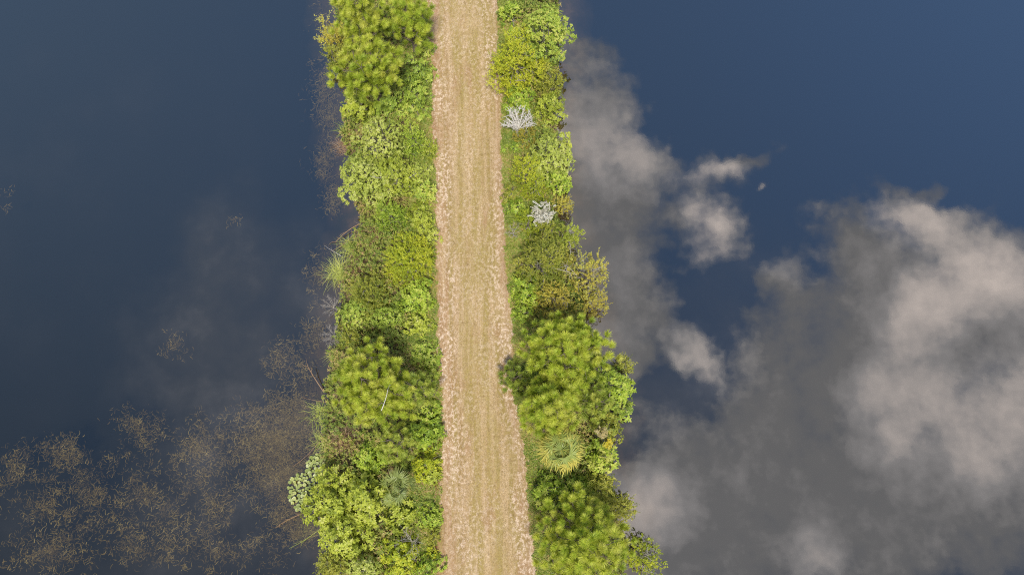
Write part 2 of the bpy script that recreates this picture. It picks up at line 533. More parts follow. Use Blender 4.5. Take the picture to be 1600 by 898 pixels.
def clumps(rng, c, r, depth, n, ell=1.0, rot=0.0):
    """foliage clumps of one crown: centres and radii"""
    d = spread(rng, n)
    ang = np.arctan2(d[:, 1], d[:, 0])
    k = 1 + .12 * np.sin(2 * ang + rng.uniform(0, 6)) + .1 * np.sin(3 * ang + rng.uniform(0, 6)) + .06 * np.sin(5 * ang + rng.uniform(0, 6))
    rc = r * (1.32 / math.sqrt(n)) * rng.uniform(.75, 1.25, n)
    rr = np.maximum(r - rc * .7, .1 * r) * k
    x, y = d[:, 0] * rr * ell, d[:, 1] * rr / ell
    cs, sn = math.cos(rot), math.sin(rot)
    rho = np.linalg.norm(d, axis=1)
    z = depth * (.5 - rho ** 1.8) + rng.normal(0, depth * .14, n)
    return np.stack([c[0] + x * cs - y * sn, c[1] + x * sn + y * cs, c[2] + z], 1), rc


SP = {  # leafy kinds: style, leaf length, width ratio, leaves per shoot, shoots per square metre, clump flatness
    'pine': ('tuft', .3, .0155, 165, 6.2),
    'pine_soft': ('tuft', .22, .017, 90, 10),
    'broad': ('ros', .165, .5, 8, 34),
    'broadbig': ('ros', .2, .52, 8, 24),
    'small': ('ros', .11, .5, 8, 66),
    'fine': ('spray', .1, .42, 16, 46),
    'feather': ('spray', .075, .4, 20, 56),
}


def foliage(acc, rng, kind, cs, rc, dens=1.0, base_t=.5, top=None):
    style, leaf, width, k, per = SP[kind]
    lv = rng.uniform(.82, 1.25) if style != 'tuft' else 1.0
    leaf *= lv; per /= lv ** 1.6
    zmax = max(c[2] + r for c, r in zip(cs, rc)); zmin = min(c[2] for c in cs)
    for c, r in zip(cs, rc):
        m = max(5, int(per * dens * 2.9 * r * r * rng.uniform(.8, 1.15)))
        u = rng.uniform(-.05 if style == 'tuft' else -.35, 1, m); ph = rng.uniform(0, 6.283, m)
        if style == 'tuft':
            u = np.clip(1 - (np.arange(m) + .5) / m * 1.08 + rng.normal(0, .03, m), -.3, 1); ph = np.arange(m) * 2.39996 + rng.normal(0, .15, m) + ph[0]
        s = np.sqrt(np.clip(1 - u * u, 0, 1))
        nrm = np.stack([s * np.cos(ph), s * np.sin(ph), u], 1)
        rad = r * rng.uniform(.72, 1.1, m)[:, None]
        P = c + nrm * rad * np.array([1, 1, .8])
        A = unit(nrm * .75 + np.array([0, 0, .55]) + rng.normal(0, .22, (m, 3)))
        ct = base_t + rng.normal(0, .13)
        tint = np.clip(ct + rng.normal(0, .12, m), 0, 1)
        if style == 'tuft': tufts(acc, rng, P, A, k, leaf, width, tint)
        elif style == 'ros': rosettes(acc, rng, P, A, k, leaf, width, tint)
        else: sprays(acc, rng, P - A * leaf * 1.5, A, k, leaf * 4.2, leaf, width, tint)


def plant(name, cat, label, kind, mat, px, py, rpx, ztop, depth=None, n=None, ell=1.0, rot=0.0, dens=1.0, t=.5,
          bark='bark', group=None, lean=.0, twigs=0, seed=None):
    """one tree or shrub: Empty at its foot > trunk (with limbs), crown"""
    rng = np.random.default_rng(seed if seed is not None else int(px * 131 + py * 17))
    depth = depth if depth is not None else min(ztop * .6, 2.6)
    zc = ztop - depth * .55
    c = at(px, py, zc)
    r = span(px, py, zc, rpx)
    n = n or max(5, int(5 + 4.5 * r * r))
    n = min(n, 34)
    _, _, sl, sr = edges(c.y)
    bx = min(max(c.x, float(sl) - .25), float(sr) + .25)       # rooted on the bank
    foot = (bx, c.y, float(terrain(bx, c.y)) - .03)
    root = tag(empty(name, foot), label, cat, group)
    cs, rc = clumps(rng, (c.x, c.y, zc), r, depth, n, ell, rot)
    tr = Acc()
    rt = .05 + .018 * ztop + .02 * r
    fork = np.array([foot[0] + (c.x - foot[0]) * .6, foot[1], foot[2] + (zc - foot[2]) * .55])
    if kind.startswith('pine'):
        topp = np.array([c.x, c.y, zc + depth * .35])
        pts = bend(rng, foot, topp, 9, .02)
        tr.tube(pts, rt, .05, 9)
        for q in cs:
            f = np.clip((q[2] - foot[2]) / (topp[2] - foot[2]) - .12 - .12 * rng.uniform(), .3, .97)
            s = pts[int(f * 8)]
            tr.tube(bend(rng, s, q, 5, .06), .045, .014, 5)
            for _ in range(4):
                tr.tube(bend(rng, q, q + rand_unit(rng, 1)[0] * np.array([.5, .5, .35]), 3, .08), .014, .006, 4)
    else:
        pts = bend(rng, foot, fork, 4, .05)
        tr.tube(pts, rt, rt * .75, 8)
        for q in cs:
            b = bend(rng, fork, q, 5, .1)
            tr.tube(b, rt * .45, .012, 5)
            for _ in range(3):
                tr.tube(bend(rng, q, q + rand_unit(rng, 1)[0] * np.array([.4, .4, .4]), 3, .1), .012, .004, 4)
    tr.build('trunk', M[bark], root, foot, True)
    cr = Acc()
    foliage(cr, rng, kind, cs, rc, dens, t)
    # a sparser inner layer of foliage in darker tints
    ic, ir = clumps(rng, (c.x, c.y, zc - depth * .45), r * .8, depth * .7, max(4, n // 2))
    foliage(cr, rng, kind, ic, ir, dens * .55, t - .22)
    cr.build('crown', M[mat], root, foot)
    if twigs:
        for i in range(twigs):
            q = cs[rng.integers(len(cs))]
            ba = Acc()
            e = q + np.array([rng.normal(0, .5), rng.normal(0, .5), .35 + rng.uniform(0, .35)])
            b = bend(rng, (fork + q) / 2, e, 7, .08)
            ba.tube(b, .026, .009, 5)
            for j in (2, 3, 4, 5):
                for _ in range(2):
                    ba.tube(bend(rng, b[j], b[j] + rand_unit(rng, 1)[0] * np.array([.45, .45, .3]) + np.array([0, 0, .1]), 4, .1), .011, .004, 4)
            ba.build('bare_branch', M['twig'], root, foot, True)
    return root


def dead_bush(name, cat, label, px, py, rpx, z, mat, n=9, thick=.03, height=None, az=None, twig=3, foliage_mat=None):
    rng = np.random.default_rng(int(px * 7 + py * 3))
    r = span(px, py, z, rpx)
    c = at(px, py, z)
    g = float(terrain(c.x, c.y))
    foot = np.array([c.x, c.y, max(g, -.3) - .02])
    root = tag(empty(name, tuple(foot)), label, cat)
    st = Acc()
    core = foot + np.array([0, 0, (z - foot[2]) * .55])
    st.tube(bend(rng, foot, core, 4, .05), thick * 1.6, thick, 7)
    tips = []
    br = Acc()
    for i in range(n):
        a = i / n * 6.283 + rng.normal(0, .2)
        if az is not None: a = az[0] + (az[1] - az[0]) * (i + .5) / n + rng.normal(0, .08)
        q = core + np.array([math.cos(a) * r * rng.uniform(.7, 1), math.sin(a) * r * rng.uniform(.7, 1), (z - core[2]) + rng.uniform(-.1, .3)])
        b = bend(rng, core, q, 7, .07)
        br.tube(b, thick * .8, thick * .3, 5)
        for j in range(2, 7):
            for _ in range(twig):
                d = unit(b[j] - core) * .7 + rng.normal(0, .55, 3)
                e = b[j] + d * r * .3 * rng.uniform(.5, 1.1)
                br.tube(bend(rng, b[j], e, 4, .1), thick * .35, thick * .12, 4)
                tips.append(e)
    st.build('stem', M[mat], root, foot, True)
    br.build('branches', M[mat], root, foot, True)
    if foliage_mat:
        lf = Acc(); T = np.array(tips)
        sprays(lf, rng, T, rand_unit(rng, len(T)) + np.array([0, 0, .5]), 26, .3, .085, .4, rng.uniform(.3, .9, len(T)))
        lf.build('leaves', M[foliage_mat], root, foot)
    return root


def reeds(name, cat, label, px, py, rpx, mat, n=150, length=1.2, lift=.6, wid=.022, t=.5, ell=1.0, second=None, az=None, z0=None):
    rng = np.random.default_rng(int(px * 5 + py * 11))
    c = at(px, py, .3); r = span(px, py, .3, rpx)
    g = max(float(terrain(c.x, c.y)), -.25) if z0 is None else z0
    foot = (c.x, c.y, g)

    def blades(m, tt):
        acc = Acc()
        a0 = rng.uniform(0, 6.283, m); rr = np.sqrt(rng.uniform(0, 1, m)) * r * .62
        bx, by = c.x + np.cos(a0) * rr * ell, c.y + np.sin(a0) * rr / ell
        B = np.stack([bx, by, np.maximum(terrain(bx, by), -.3)], 1)
        aa = rng.uniform(0, 6.283, m) if az is None else rng.normal(az, .45, m)
        H = np.stack([np.cos(aa), np.sin(aa), np.zeros(m)], 1)
        Lg = length * rng.uniform(.55, 1.15, m); ln = rng.uniform(.25, 1.0, m)
        S = np.stack([-H[:, 1], H[:, 0], np.zeros(m)], 1)
        sw = rng.normal(0, .3, m)
        rows = []
        for s in np.linspace(0, 1, 6):
            p = B + H * (Lg * ln * s ** 1.4)[:, None] + S * (sw * Lg * s * s)[:, None] + np.array([0, 0, 1.0]) * (Lg * lift * (s - ln * .75 * s * s))[:, None]
            w = wid * (1 - s * .85) * .5
            rows.append(np.stack([p - S * w, p + S * w], 1))
        tv = np.clip(tt + rng.normal(0, .22, m), 0, 1)
        for i in range(5):
            V = np.stack([rows[i][:, 0], rows[i][:, 1], rows[i + 1][:, 1], rows[i + 1][:, 0]], 1)
            acc.quads(V, tv)
        return acc
    root = tag(empty(name, foot), label, cat)
    blades(n, t).build('blades', M[mat], root, foot)
    if second: blades(second[1], second[2]).build('dry_foliage', M[second[0]], root, foot)
    return root


def fan_frond(rng, base, azim, elev, pet, blade, nseg, t0, t1, curl=.5, wid=.05, fan=105):
    """one palm frond: petiole and a fan of narrow segments; returns Acc in world space"""
    acc = Acc()
    h = np.array([math.cos(azim), math.sin(azim), 0]); up = np.array([0, 0, 1.0])
    d = h * math.cos(elev) + up * math.sin(elev)
    hub = base + d * pet + np.array([0, 0, -.12 * pet * math.cos(elev)])
    pt = Acc(); pt.tube(bend(rng, base, hub, 4, .03), .018, .012, 4, t0 * .8)
    e2 = max(min(elev - R(48), R(12)), R(-35)); d2 = h * math.cos(e2) + up * math.sin(e2)
    s = unit(np.cross(d2, up) if abs(d2[2]) < .98 else np.array([1.0, 0, 0]))
    nn = np.cross(s, d2)
    ro = rng.normal(0, .45); s, nn = s * math.cos(ro) + nn * math.sin(ro), nn * math.cos(ro) - s * math.sin(ro)
    fan = fan * rng.uniform(.75, 1.1)
    for i in range(nseg):
        f = (i / (nseg - 1) - .5) * 2
        a = f * R(fan) + rng.normal(0, .05)
        D = d2 * math.cos(a) + s * math.sin(a)
        L = blade * (1 - .35 * abs(f)) * rng.uniform(.85, 1.1)
        S = unit(np.cross(D, nn)) * wid * .5
        fold = nn * (.1 * (1 if i % 2 else -1)) * wid
        pts = [hub, hub + D * L * .45 + nn * .06 * L, hub + D * L * .78 - up * curl * .12 * L, hub + D * L - up * curl * .42 * L + rng.normal(0, .03, 3)]
        ws = [.35, 1, .7, .08]
        P = np.array([[p - S * w + fold, p + S * w - fold] for p, w in zip(pts, ws)])
        tt = np.clip([t0 + rng.normal(0, .06), t0 * .6 + t1 * .4 + rng.normal(0, .08), t1 + rng.normal(0, .1)], 0, 1)
        acc.grid(P, tt)
    return acc, pt


def palm(name, cat, label, px, py, ztrunk, mat, fronds, spreadr=.03, group=None):
    rng = np.random.default_rng(int(px + py * 3))
    c = at(px, py, ztrunk)
    foot = np.array([c.x, c.y, float(terrain(c.x, c.y)) - .03])
    root = tag(empty(name, tuple(foot)), label, cat, group)
    head = np.array([c.x, c.y, ztrunk])
    t = Acc(); t.tube(bend(rng, foot, head, 10, .01), .16, .13, 10)
    t.build('trunk', M['bark'], root, foot, True)
    for (az, el, pet, bl, ns, t0, t1, cu, w) in fronds(rng):
        fan, pt = fan_frond(rng, head + rng.normal(0, spreadr, 3) * np.array([1, 1, .4]), az, el, pet, bl, ns, t0, t1, cu, w)
        fr = fan.build('frond', M[mat], root, foot)
        pt.build('petiole', M[mat], fr, foot)
    return root


# ================================================================== THE PLANTS
T, S_ = 'tree', 'shrub'
PG = 'pines along the causeway'
def pine(label, px, py, rpx, z=7.5, mat='pine', kind='pine', **k):
    return plant('pine_tree', 'pine tree', label, kind, mat, px, py, rpx, z, k.pop('depth', 2.4), bark='pinebark', group=PG, **k)

def tree(label, kind, mat, px, py, rpx, z, **k):
    return plant('broadleaf_tree', 'tree', label, kind, mat, px, py, rpx, z, group='broadleaf trees along the causeway', **k)

def shrub(label, kind, mat, px, py, rpx, z, **k):
    if 655 < px < 685: z += .5; rpx *= 1.22
    return plant('shrub', 'shrub', label, kind, mat, px, py, rpx, z, group='shrubs along the causeway', **k)


# ---- left bank, top to bottom
pine('yellow-green pine cut by the top edge of the photo on the left bank', 560, 22, 44, 8.0, seed=3, t=.6)
pine('pine beside the path at the top of the left bank', 636, 26, 38, 6.2, seed=4, t=.5)
pine('large dense pine below the topmost pines on the left bank', 572, 100, 52, 7.2, seed=5, t=.58, ell=1.05)
shrub('golden olive shrub jutting over water at the top left bank', 'fine', 'golden', 517, 46, 21, 3.0, t=.45)
shrub('narrow olive shrub at the waterline below the golden shrub', 'fine', 'olive', 524, 88, 17, 2.4, t=.7)
shrub('dark green shrub between the large dense pine and the path', 'broad', 'green', 652, 108, 27, 2.6, t=.45)
shrub('dense mid-green shrub by the path just above the sage-coloured tree', 'broad', 'green', 648, 155, 30, 2.4, t=.52)
shrub('dark-gapped green shrub under the lower edge of the large dense pine', 'broad', 'green', 606, 160, 26, 3.0, t=.5)
shrub('bright shrub with pale leaf tips at the waterline under the dense pine', 'broad', 'lime', 560, 160, 27, 2.8, t=.5)
tree('pale sage tree with grey twigs showing through its thin top', 'small', 'sage', 592, 212, 38, 5.2, t=.6, twigs=6, dens=.8)
shrub('round vivid green shrub right of the pale sage tree', 'fine', 'bright', 643, 214, 26, 3.4, t=.55)
tree('broad pale green tree bulging over the left water', 'small', 'sage', 570, 275, 46, 5.0, t=.5, ell=.95)
tree('light green tree between the bulging pale tree and the path', 'small', 'lime', 618, 272, 36, 4.4, t=.42, twigs=3)
shrub('pale low shrub at the path edge right of two pale trees', 'small', 'sage', 654, 268, 24, 2.2, t=.5)
shrub('deep green shrub at the path edge beside sandy ruts', 'broad', 'green', 662, 298, 19, 1.7, t=.6)
shrub('ragged green shrub below the bulging pale tree', 'fine', 'bright', 610, 338, 26, 2.6, t=.4)
shrub('mixed green shrub at the path above the bright yellow shrub', 'small', 'lime', 655, 338, 27, 2.0, t=.4)
tree('bright yellow-green tree halfway down the left bank', 'fine', 'yellow', 636, 402, 42, 3.8, t=.48, ell=1.05)
shrub('dark olive shrub behind the waterside reeds', 'feather', 'olive', 578, 455, 34, 2.8, t=.6)
shrub('glossy green shrub by the path under the bright yellow-green tree', 'broad', 'bright', 648, 462, 30, 2.4, t=.5)
shrub('green shrub right of the grey leafless twigs at the left waterline', 'small', 'green', 552, 490, 28, 2.2, t=.68)
shrub('dull green shrub with dark gaps above the central left pine', 'small', 'green', 608, 498, 27, 2.2, t=.5)
shrub('yellowish leafy shrub at the path above the central left pine', 'broad', 'lime', 652, 505, 25, 2.0, t=.55)
shrub('small olive-gold shrub beside the lower grey twigs', 'fine', 'olive', 546, 522, 19, 1.8, t=.75)
shrub('low dark shrub by the path beside the central left pine', 'small', 'green', 664, 552, 22, 1.4, t=.55)
pine('tall bright pine with cushion-like tufts in the middle of the left bank', 582, 600, 64, 6.3, seed=21, t=.58, n=32, ell=1.02)
pine('smaller fine-needled pine touching the path beside the bright pine', 652, 606, 30, 5.4, 'pine_soft', 'pine_soft', t=.5)
pine('young pine below the bright pine and above the palmetto', 618, 692, 34, 5.0, 'pine_soft', 'pine_soft', t=.62)
shrub('deep green glossy shrub at the path right of the young pine', 'broad', 'bright', 664, 676, 24, 1.9, t=.4)
shrub('bright yellow-tinged shrub at the path above the palmetto', 'small', 'yellow', 664, 724, 22, 1.6, t=.36)
shrub('leafy green shrub left of the palmetto', 'broad', 'bright', 582, 712, 29, 2.4, t=.48)
shrub('waterside lime shrub touching the lily pads', 'broadbig', 'lime', 514, 780, 47, 3.0, t=.52)
shrub('large lime shrub with coarse leaves left of the palmetto', 'broadbig', 'lime', 572, 778, 40, 3.4, t=.55)
shrub('lime shrub jutting down over dark water below the lily pads', 'broadbig', 'lime', 541, 832, 43, 3.0, t=.5)
shrub('leafy shrub below the palmetto', 'broad', 'lime', 626, 808, 29, 2.2, t=.45)
shrub('low green shrub by the path right of the palmetto', 'small', 'bright', 668, 808, 20, 1.4, t=.5)
shrub('yellow-leaved shrub under grey twigs at the bottom left', 'broad', 'yellow', 625, 872, 36, 2.6, t=.4)
shrub('small olive shrub over water at the bottom edge of the photo', 'fine', 'olive', 518, 880, 25, 2.0, t=.75)
shrub('pale green shrub at the bottom edge between olive and yellow shrubs', 'small', 'sage', 570, 884, 28, 2.2, t=.55)
shrub('low green shrub by the path at the bottom left edge', 'small', 'bright', 668, 884, 20, 1.3, t=.45)

shrub('small leafy shrub at the path edge beside the orange-red herb', 'small', 'lime', 674, 742, 14, 1.2, t=.5)
shrub('small dull shrub at the path edge just above the dark red herb', 'fine', 'olive', 672, 836, 14, 1.1, t=.8)
shrub('tiny bright shrub at the path edge below the dark red herb', 'broad', 'yellow', 674, 868, 12, 1.0, t=.45)
shrub('low leafy shrub at the path edge beside the top left pine', 'broad', 'green', 664, 74, 13, 1.5, t=.6)
shrub('low ragged shrub at the path edge beside the light green tree', 'fine', 'lime', 672, 236, 13, 1.2, t=.35)
shrub('low yellowish shrub at the path edge beside the bright yellow-green tree', 'small', 'lime', 676, 372, 13, 1.2, t=.6)
shrub('low green shrub at the path edge above the smaller fine-needled pine', 'broad', 'bright', 674, 578, 13, 1.2, t=.5)
shrub('low mixed shrub at the path edge just below the smaller fine-needled pine', 'small', 'bright', 674, 640, 14, 1.3, t=.45)

# ---- right bank, top to bottom
tree('large round mid-green tree at the top of the right bank', 'small', 'green', 852, 48, 46, 5.2, t=.68, n=24, twigs=2)
shrub('bright leafy shrub by the path at the top right', 'broad', 'bright', 800, 24, 24, 2.6, t=.45)
tree('yellow-green tree leaning out over the path near the top', 'fine', 'yellow', 808, 92, 44, 4.6, t=.6, twigs=3)
shrub('green shrub over dark water below the large round tree', 'fine', 'olive', 852, 126, 25, 2.4, t=.7)
shrub('leafy green shrub by the path above the white dead branches', 'broad', 'bright', 812, 152, 28, 2.4, t=.42)
shrub('light green shrub at the water right of the white dead branches', 'broad', 'lime', 862, 168, 28, 3.0, t=.5)
shrub('olive shrub just under the white dead branches', 'feather', 'golden', 822, 214, 20, 2.2, t=.3)
shrub('small green shrub at the path below the white dead branches', 'small', 'bright', 800, 232, 18, 1.5, t=.4)
tree('greyish green tree with a bright tip pointing over the water', 'small', 'sage', 858, 242, 36, 4.0, t=.48)
shrub('lime shrub tip overhanging the water beside the greyish green tree', 'broad', 'lime', 884, 226, 13, 3.2, t=.6)
tree('golden cypress-like tree beside the greyish green tree', 'feather', 'yellow', 822, 264, 22, 4.6, t=.36)
tree('golden cypress-like tree left of the green waterside shrub', 'feather', 'yellow', 838, 286, 21, 4.4, t=.3)
shrub('green shrub at the waterline below the greyish green tree', 'broad', 'bright', 874, 288, 22, 2.6, t=.5)
shrub('green shrub at the path left of the two golden trees', 'small', 'olive', 802, 298, 20, 2.0, t=.72)
shrub('lively green shrub at the path left of the bleached shrub', 'broad', 'bright', 808, 328, 21, 1.9, t=.48)
shrub('gold-tinted shrub at the waterline right of the bleached shrub', 'feather', 'golden', 882, 318, 18, 2.6, t=.4)
shrub('olive-gold shrub between path and bleached shrub', 'feather', 'yellow', 826, 348, 24, 3.0, t=.22)
shrub('dark olive shrub below the bleached shrub', 'feather', 'olive', 856, 362, 24, 2.6, t=.55)
shrub('feathery light green shrub reaching over the water above the golden tree', 'feather', 'lime', 892, 368, 19, 3.4, t=.35, twigs=2, ell=1.2)
tree('wide dull olive tree left of the golden half-bare tree', 'feather', 'olive', 848, 410, 46, 4.4, t=.62, n=26)
tree('golden half-bare tree sticking out over the right water', 'feather', 'golden', 918, 424, 38, 4.4, t=.55, dens=.55, twigs=9)
shrub('golden brown shrub above the great right pine', 'feather', 'golden', 866, 468, 32, 3.0, t=.35, dens=.9, twigs=2)
shrub('golden shrub at the waterline above the great right pine', 'feather', 'golden', 930, 470, 23, 3.2, t=.45, dens=.8, twigs=2)
shrub('vivid green shrub at the path above the great right pine', 'broad', 'bright', 822, 450, 29, 2.4, t=.55)
shrub('vivid low shrub squeezed between path and great right pine', 'small', 'bright', 818, 492, 20, 1.6, t=.45)
pine('great pine with scattered tufts in the middle of the right bank', 886, 548, 68, 7.0, seed=41, t=.52, n=34, dens=.9)
pine('pine crown below the great right pine and above the sabal palm', 862, 632, 47, 7.0, seed=42, t=.62, n=24)
pine('fine-needled pine branch leaning over the right path edge', 806, 590, 28, 3.4, 'pine_soft', 'pine_soft', t=.4)
pine('fine-needled pine between the sabal palm and the glossy waterside tree', 932, 630, 28, 5.6, 'pine_soft', 'pine_soft', t=.55)
tree('glossy bright green tree at the water right of the pines', 'broad', 'bright', 962, 600, 32, 4.2, t=.58)
shrub('olive shrub at the water above the glossy bright tree', 'fine', 'olive', 976, 568, 15, 2.6, t=.7)
shrub('leafy twig shrub poking over water below the glossy bright tree', 'broad', 'green', 974, 640, 17, 2.4, t=.6)
shrub('dull olive shrub right of the sabal palm', 'small', 'olive', 950, 668, 25, 2.4, t=.55)
shrub('bright round shrub with yellow flowers behind it beside the sabal palm', 'broad', 'bright', 942, 716, 26, 2.6, t=.62)
shrub('green shrub at the path below the sabal palm', 'broad', 'bright', 858, 766, 30, 2.6, t=.5)
shrub('deep green shrub between sabal palm and bottom right pine', 'broad', 'bright', 900, 762, 28, 2.4, t=.5)
shrub('fine olive shrub at the water below the bright round shrub', 'fine', 'olive', 940, 758, 26, 2.6, t=.75)
shrub('olive shrub overhanging the water above the bottom right pine', 'fine', 'olive', 974, 792, 23, 2.6, t=.85)
pine('dense bright pine at the bottom right of the causeway', 914, 850, 76, 6.5, seed=61, t=.55, n=34, depth=2.8)
shrub('sparse yellow-green shrub with white twigs beside the bottom right pine', 'feather', 'yellow', 1008, 872, 30, 2.4, t=.3, dens=.75, twigs=6)

# ---- dead and bleached plants
dead_bush('dead_branch', 'dead branch', 'bleached white dead branches fanning out beside the path at upper right', 810, 193, 24, 2.7, 'bone', 12, .06, az=(-.3, 3.5), twig=7)
dead_bush('bleached_shrub', 'shrub', 'cream bleached shrub with whitish twigs in the upper right bank', 848, 333, 15, 3.3, 'twig', 9, .02, foliage_mat='pale')
dead_bush('dead_shrub', 'dead shrub', 'grey leafless shrub at the path right of the mown strip', 802, 362, 13, 1.8, 'twig', 8, .02)
dead_bush('dead_shrub', 'dead shrub', 'pale leafless twigs at the left waterline, the upper of two', 518, 478, 15, .9, 'twig', 14, .012, twig=6)
dead_bush('dead_shrub', 'dead shrub', 'pale leafless twigs at the left waterline, just above the bright pine', 520, 524, 18, .9, 'twig', 16, .012, twig=6)
dead_bush('dead_shrub', 'dead shrub', 'grey twigs tangled over the yellow-leaved shrub at the bottom left', 640, 848, 24, 2.7, 'twig', 9, .018)

# ---- grasses and reeds
reeds('reed_clump', 'reeds', 'pale green reed clump drooping over water beside the fallen stems', 528, 424, 24, 'reed', 260, 1.3, .8, t=.6)
reeds('reed_clump', 'reeds', 'green reed clump between fallen stems and dead brown grass', 545, 386, 22, 'reed', 170, 1.0, .8, t=.45)
reeds('reed_clump', 'reeds', 'grey-green reed clump curling over water left of the bright pine', 498, 648, 22, 'reed', 170, 1.1, .7, t=.4)
reeds('reed_clump', 'reeds', 'mixed green and dry reed clump just above the lily pads', 508, 692, 26, 'reed', 200, 1.1, .7, t=.35, second=('straw', 60, .5))
reeds('reed_clump', 'reeds', 'thin reed clump under the lower pale twigs at the waterline', 522, 556, 15, 'reed', 90, .9, .6, t=.55)
reeds('reed_clump', 'reeds', 'sprawling reed clump over dark water below the lily pads', 488, 826, 22, 'reed', 90, 1.1, .35, t=.6, az=R(195), second=('straw', 40, .6))
reeds('dead_grass', 'dead grass', 'pinkish dead grass patch below the bulging pale tree', 578, 368, 18, 'straw', 300, 1.1, .9, t=.55)
reeds('dead_grass', 'dead grass', 'reddish dead grass behind the drooping reed clump', 560, 420, 20, 'straw', 300, 1.1, .9, t=.28)
reeds('dead_grass', 'dead grass', 'tan dead grass patch below the bright left pine', 536, 686, 19, 'straw', 320, 1.15, .9, t=.62)
reeds('dead_grass', 'dead grass', 'straw-coloured dead fan of blades in the upper left shallows', 538, 230, 20, 'straw', 110, 1.25, .45, t=.6, az=R(160))
reeds('spiky_plant', 'plant', 'dark green spiky plant over the upper left shallows', 541, 202, 13, 'reed', 90, .9, .8, wid=.05, t=.1)
reeds('red_herb', 'plant', 'dark red leafy herb at the path edge at lower left', 677, 853, 8, 'red', 120, .35, .7, wid=.05, t=.2)
reeds('red_herb', 'plant', 'orange-red herb at the path edge beside the palmetto', 680, 757, 9, 'red', 90, .35, .7, wid=.05, t=.8)
reeds('red_herb', 'plant', 'rusty red herb strip between path and bottom right pine', 841, 812, 10, 'red', 120, .35, .7, wid=.05, t=.5)


def flower(label, name, px, py, rpx, z, mat):
    rng = np.random.default_rng(int(px))
    c = at(px, py, z); r = span(px, py, z, rpx)
    g = float(terrain(c.x, c.y)); foot = (c.x, c.y, g)
    root = tag(empty(name, foot), label, 'flower')
    st = Acc(); hd = Acc()
    for i in range(16):
        a = rng.uniform(0, 6.28); q = r * math.sqrt(rng.uniform(0, 1))
        e = np.array([c.x + q * math.cos(a), c.y + q * math.sin(a), z + rng.normal(0, .08)])
        st.tube(bend(rng, foot, e, 5, .05), .01, .005, 4)
        rosettes(hd, rng, e + rng.normal(0, .05, (6, 3)), np.tile([0, 0, 1.0], (6, 1)) + rng.normal(0, .3, (6, 3)), 7, .07, .5, rng.uniform(.2, .9, 6))
    st.build('stems', M['bark'], root, foot); hd.build('blossom', M[mat], root, foot)


flower('cluster of bright yellow flowers at the right waterline', 'yellow_flower', 951, 693, 7, 3.4, 'flower')
flower('cream flower plume above the bright yellow flowers', 'cream_flower', 940, 674, 9, 3.5, 'cream')


# ---- palms
def sabal_fronds(rng):
    out = []
    for i in range(14):                                         # old golden skirt
        out.append((i / 14 * 6.283 + rng.normal(0, .14), R(rng.uniform(8, 22)), .75, .78 * rng.uniform(.75, 1.2), 14, rng.uniform(.45, .9), rng.uniform(.8, 1), .8, .065))
    for i in range(11):
        out.append((i / 11 * 6.283 + rng.normal(0, .2), R(rng.uniform(28, 45)), .6, .76, 16, .3, .62, .6, .058))
    for i in range(8):
        out.append((i / 8 * 6.283 + rng.normal(0, .2), R(rng.uniform(50, 75)), rng.uniform(-.3, .1), .7, 17, .15, .5, .3, .05))
    return out


def palmetto_fronds(rng):
    out = []
    for i in range(22):
        out.append((i * 2.4 + rng.normal(0, .2), R(rng.uniform(20, 60)), -.1 + 1.12 * (i / 21) ** .7, rng.uniform(.45, .68), 14, rng.uniform(.15, .5), rng.uniform(.5, .95), .6, .042))
    return out


palm('sabal_palm', 'palm', 'sabal palm with green heart and golden outer fronds by the path', 877, 702, 5.2, 'palm', sabal_fronds)
palm('palmetto', 'palm', 'blue-green palmetto clump among lime shrubs at lower left', 624, 758, 2.9, 'palmetto', palmetto_fronds, .1)

# ---- lily pads: each its own object
pads = []
for k in range(4):
    rng = np.random.default_rng(90 + k)
    a = np.linspace(.18, 2 * np.pi - .18, 18)
    a = a + rng.uniform(0, 6)
    rim = np.stack([np.cos(a), np.sin(a), .06 + .03 * np.sin(3 * a + k)], 1)
    mid = rim * np.array([.55, .55, .25])
    ctr = np.zeros((18, 3))
    acc = Acc(); acc.grid(np.stack([ctr + rim * .03 * np.array([1, 1, 0]), mid, rim]), [.25 + .16 * k] * 17 + [.32 + .16 * k] * 17)
    pads.append(acc)
proto_pads = [None] * 4
rng = np.random.default_rng(5)
placed = []
while len(placed) < 120:
    px, py = rng.uniform(450, 520), rng.uniform(700, 800)
    d1 = ((px - 472) / 22) ** 2 + ((py - 768) / 30) ** 2
    d2 = ((px - 500) / 22) ** 2 + ((py - 730) / 22) ** 2
    if min(d1, d2) > 1: continue
    rp = rng.uniform(2.1, 3.6)
    if any((px - a) ** 2 + (py - b) ** 2 < (.85 * (rp + c)) ** 2 for a, b, c in placed): continue
    placed.append((px, py, rp))
for i, (px, py, rp) in enumerate(placed):
    k = int(rng.integers(4)); z = .03 + .05 * rng.uniform() + (.12 if rng.uniform() < .3 else 0)
    p = at(px, py, z); s = span(px, py, z, rp)
    if proto_pads[k] is None:
        o = proto_pads[k] = pads[k].build('lily_pad', M['lily'], smooth=True)
    else:
        o = proto_pads[k].copy(); COL.objects.link(o)
    o.location = p; o.scale = (s, s, s)
    o.rotation_euler = (rng.normal(0, .08), rng.normal(0, .08), rng.uniform(0, 6.28))
    tag(o, 'pale green round lily pad floating in the patch beside the lime shrub', 'lily pad', 'lily pads at the lower left shore')


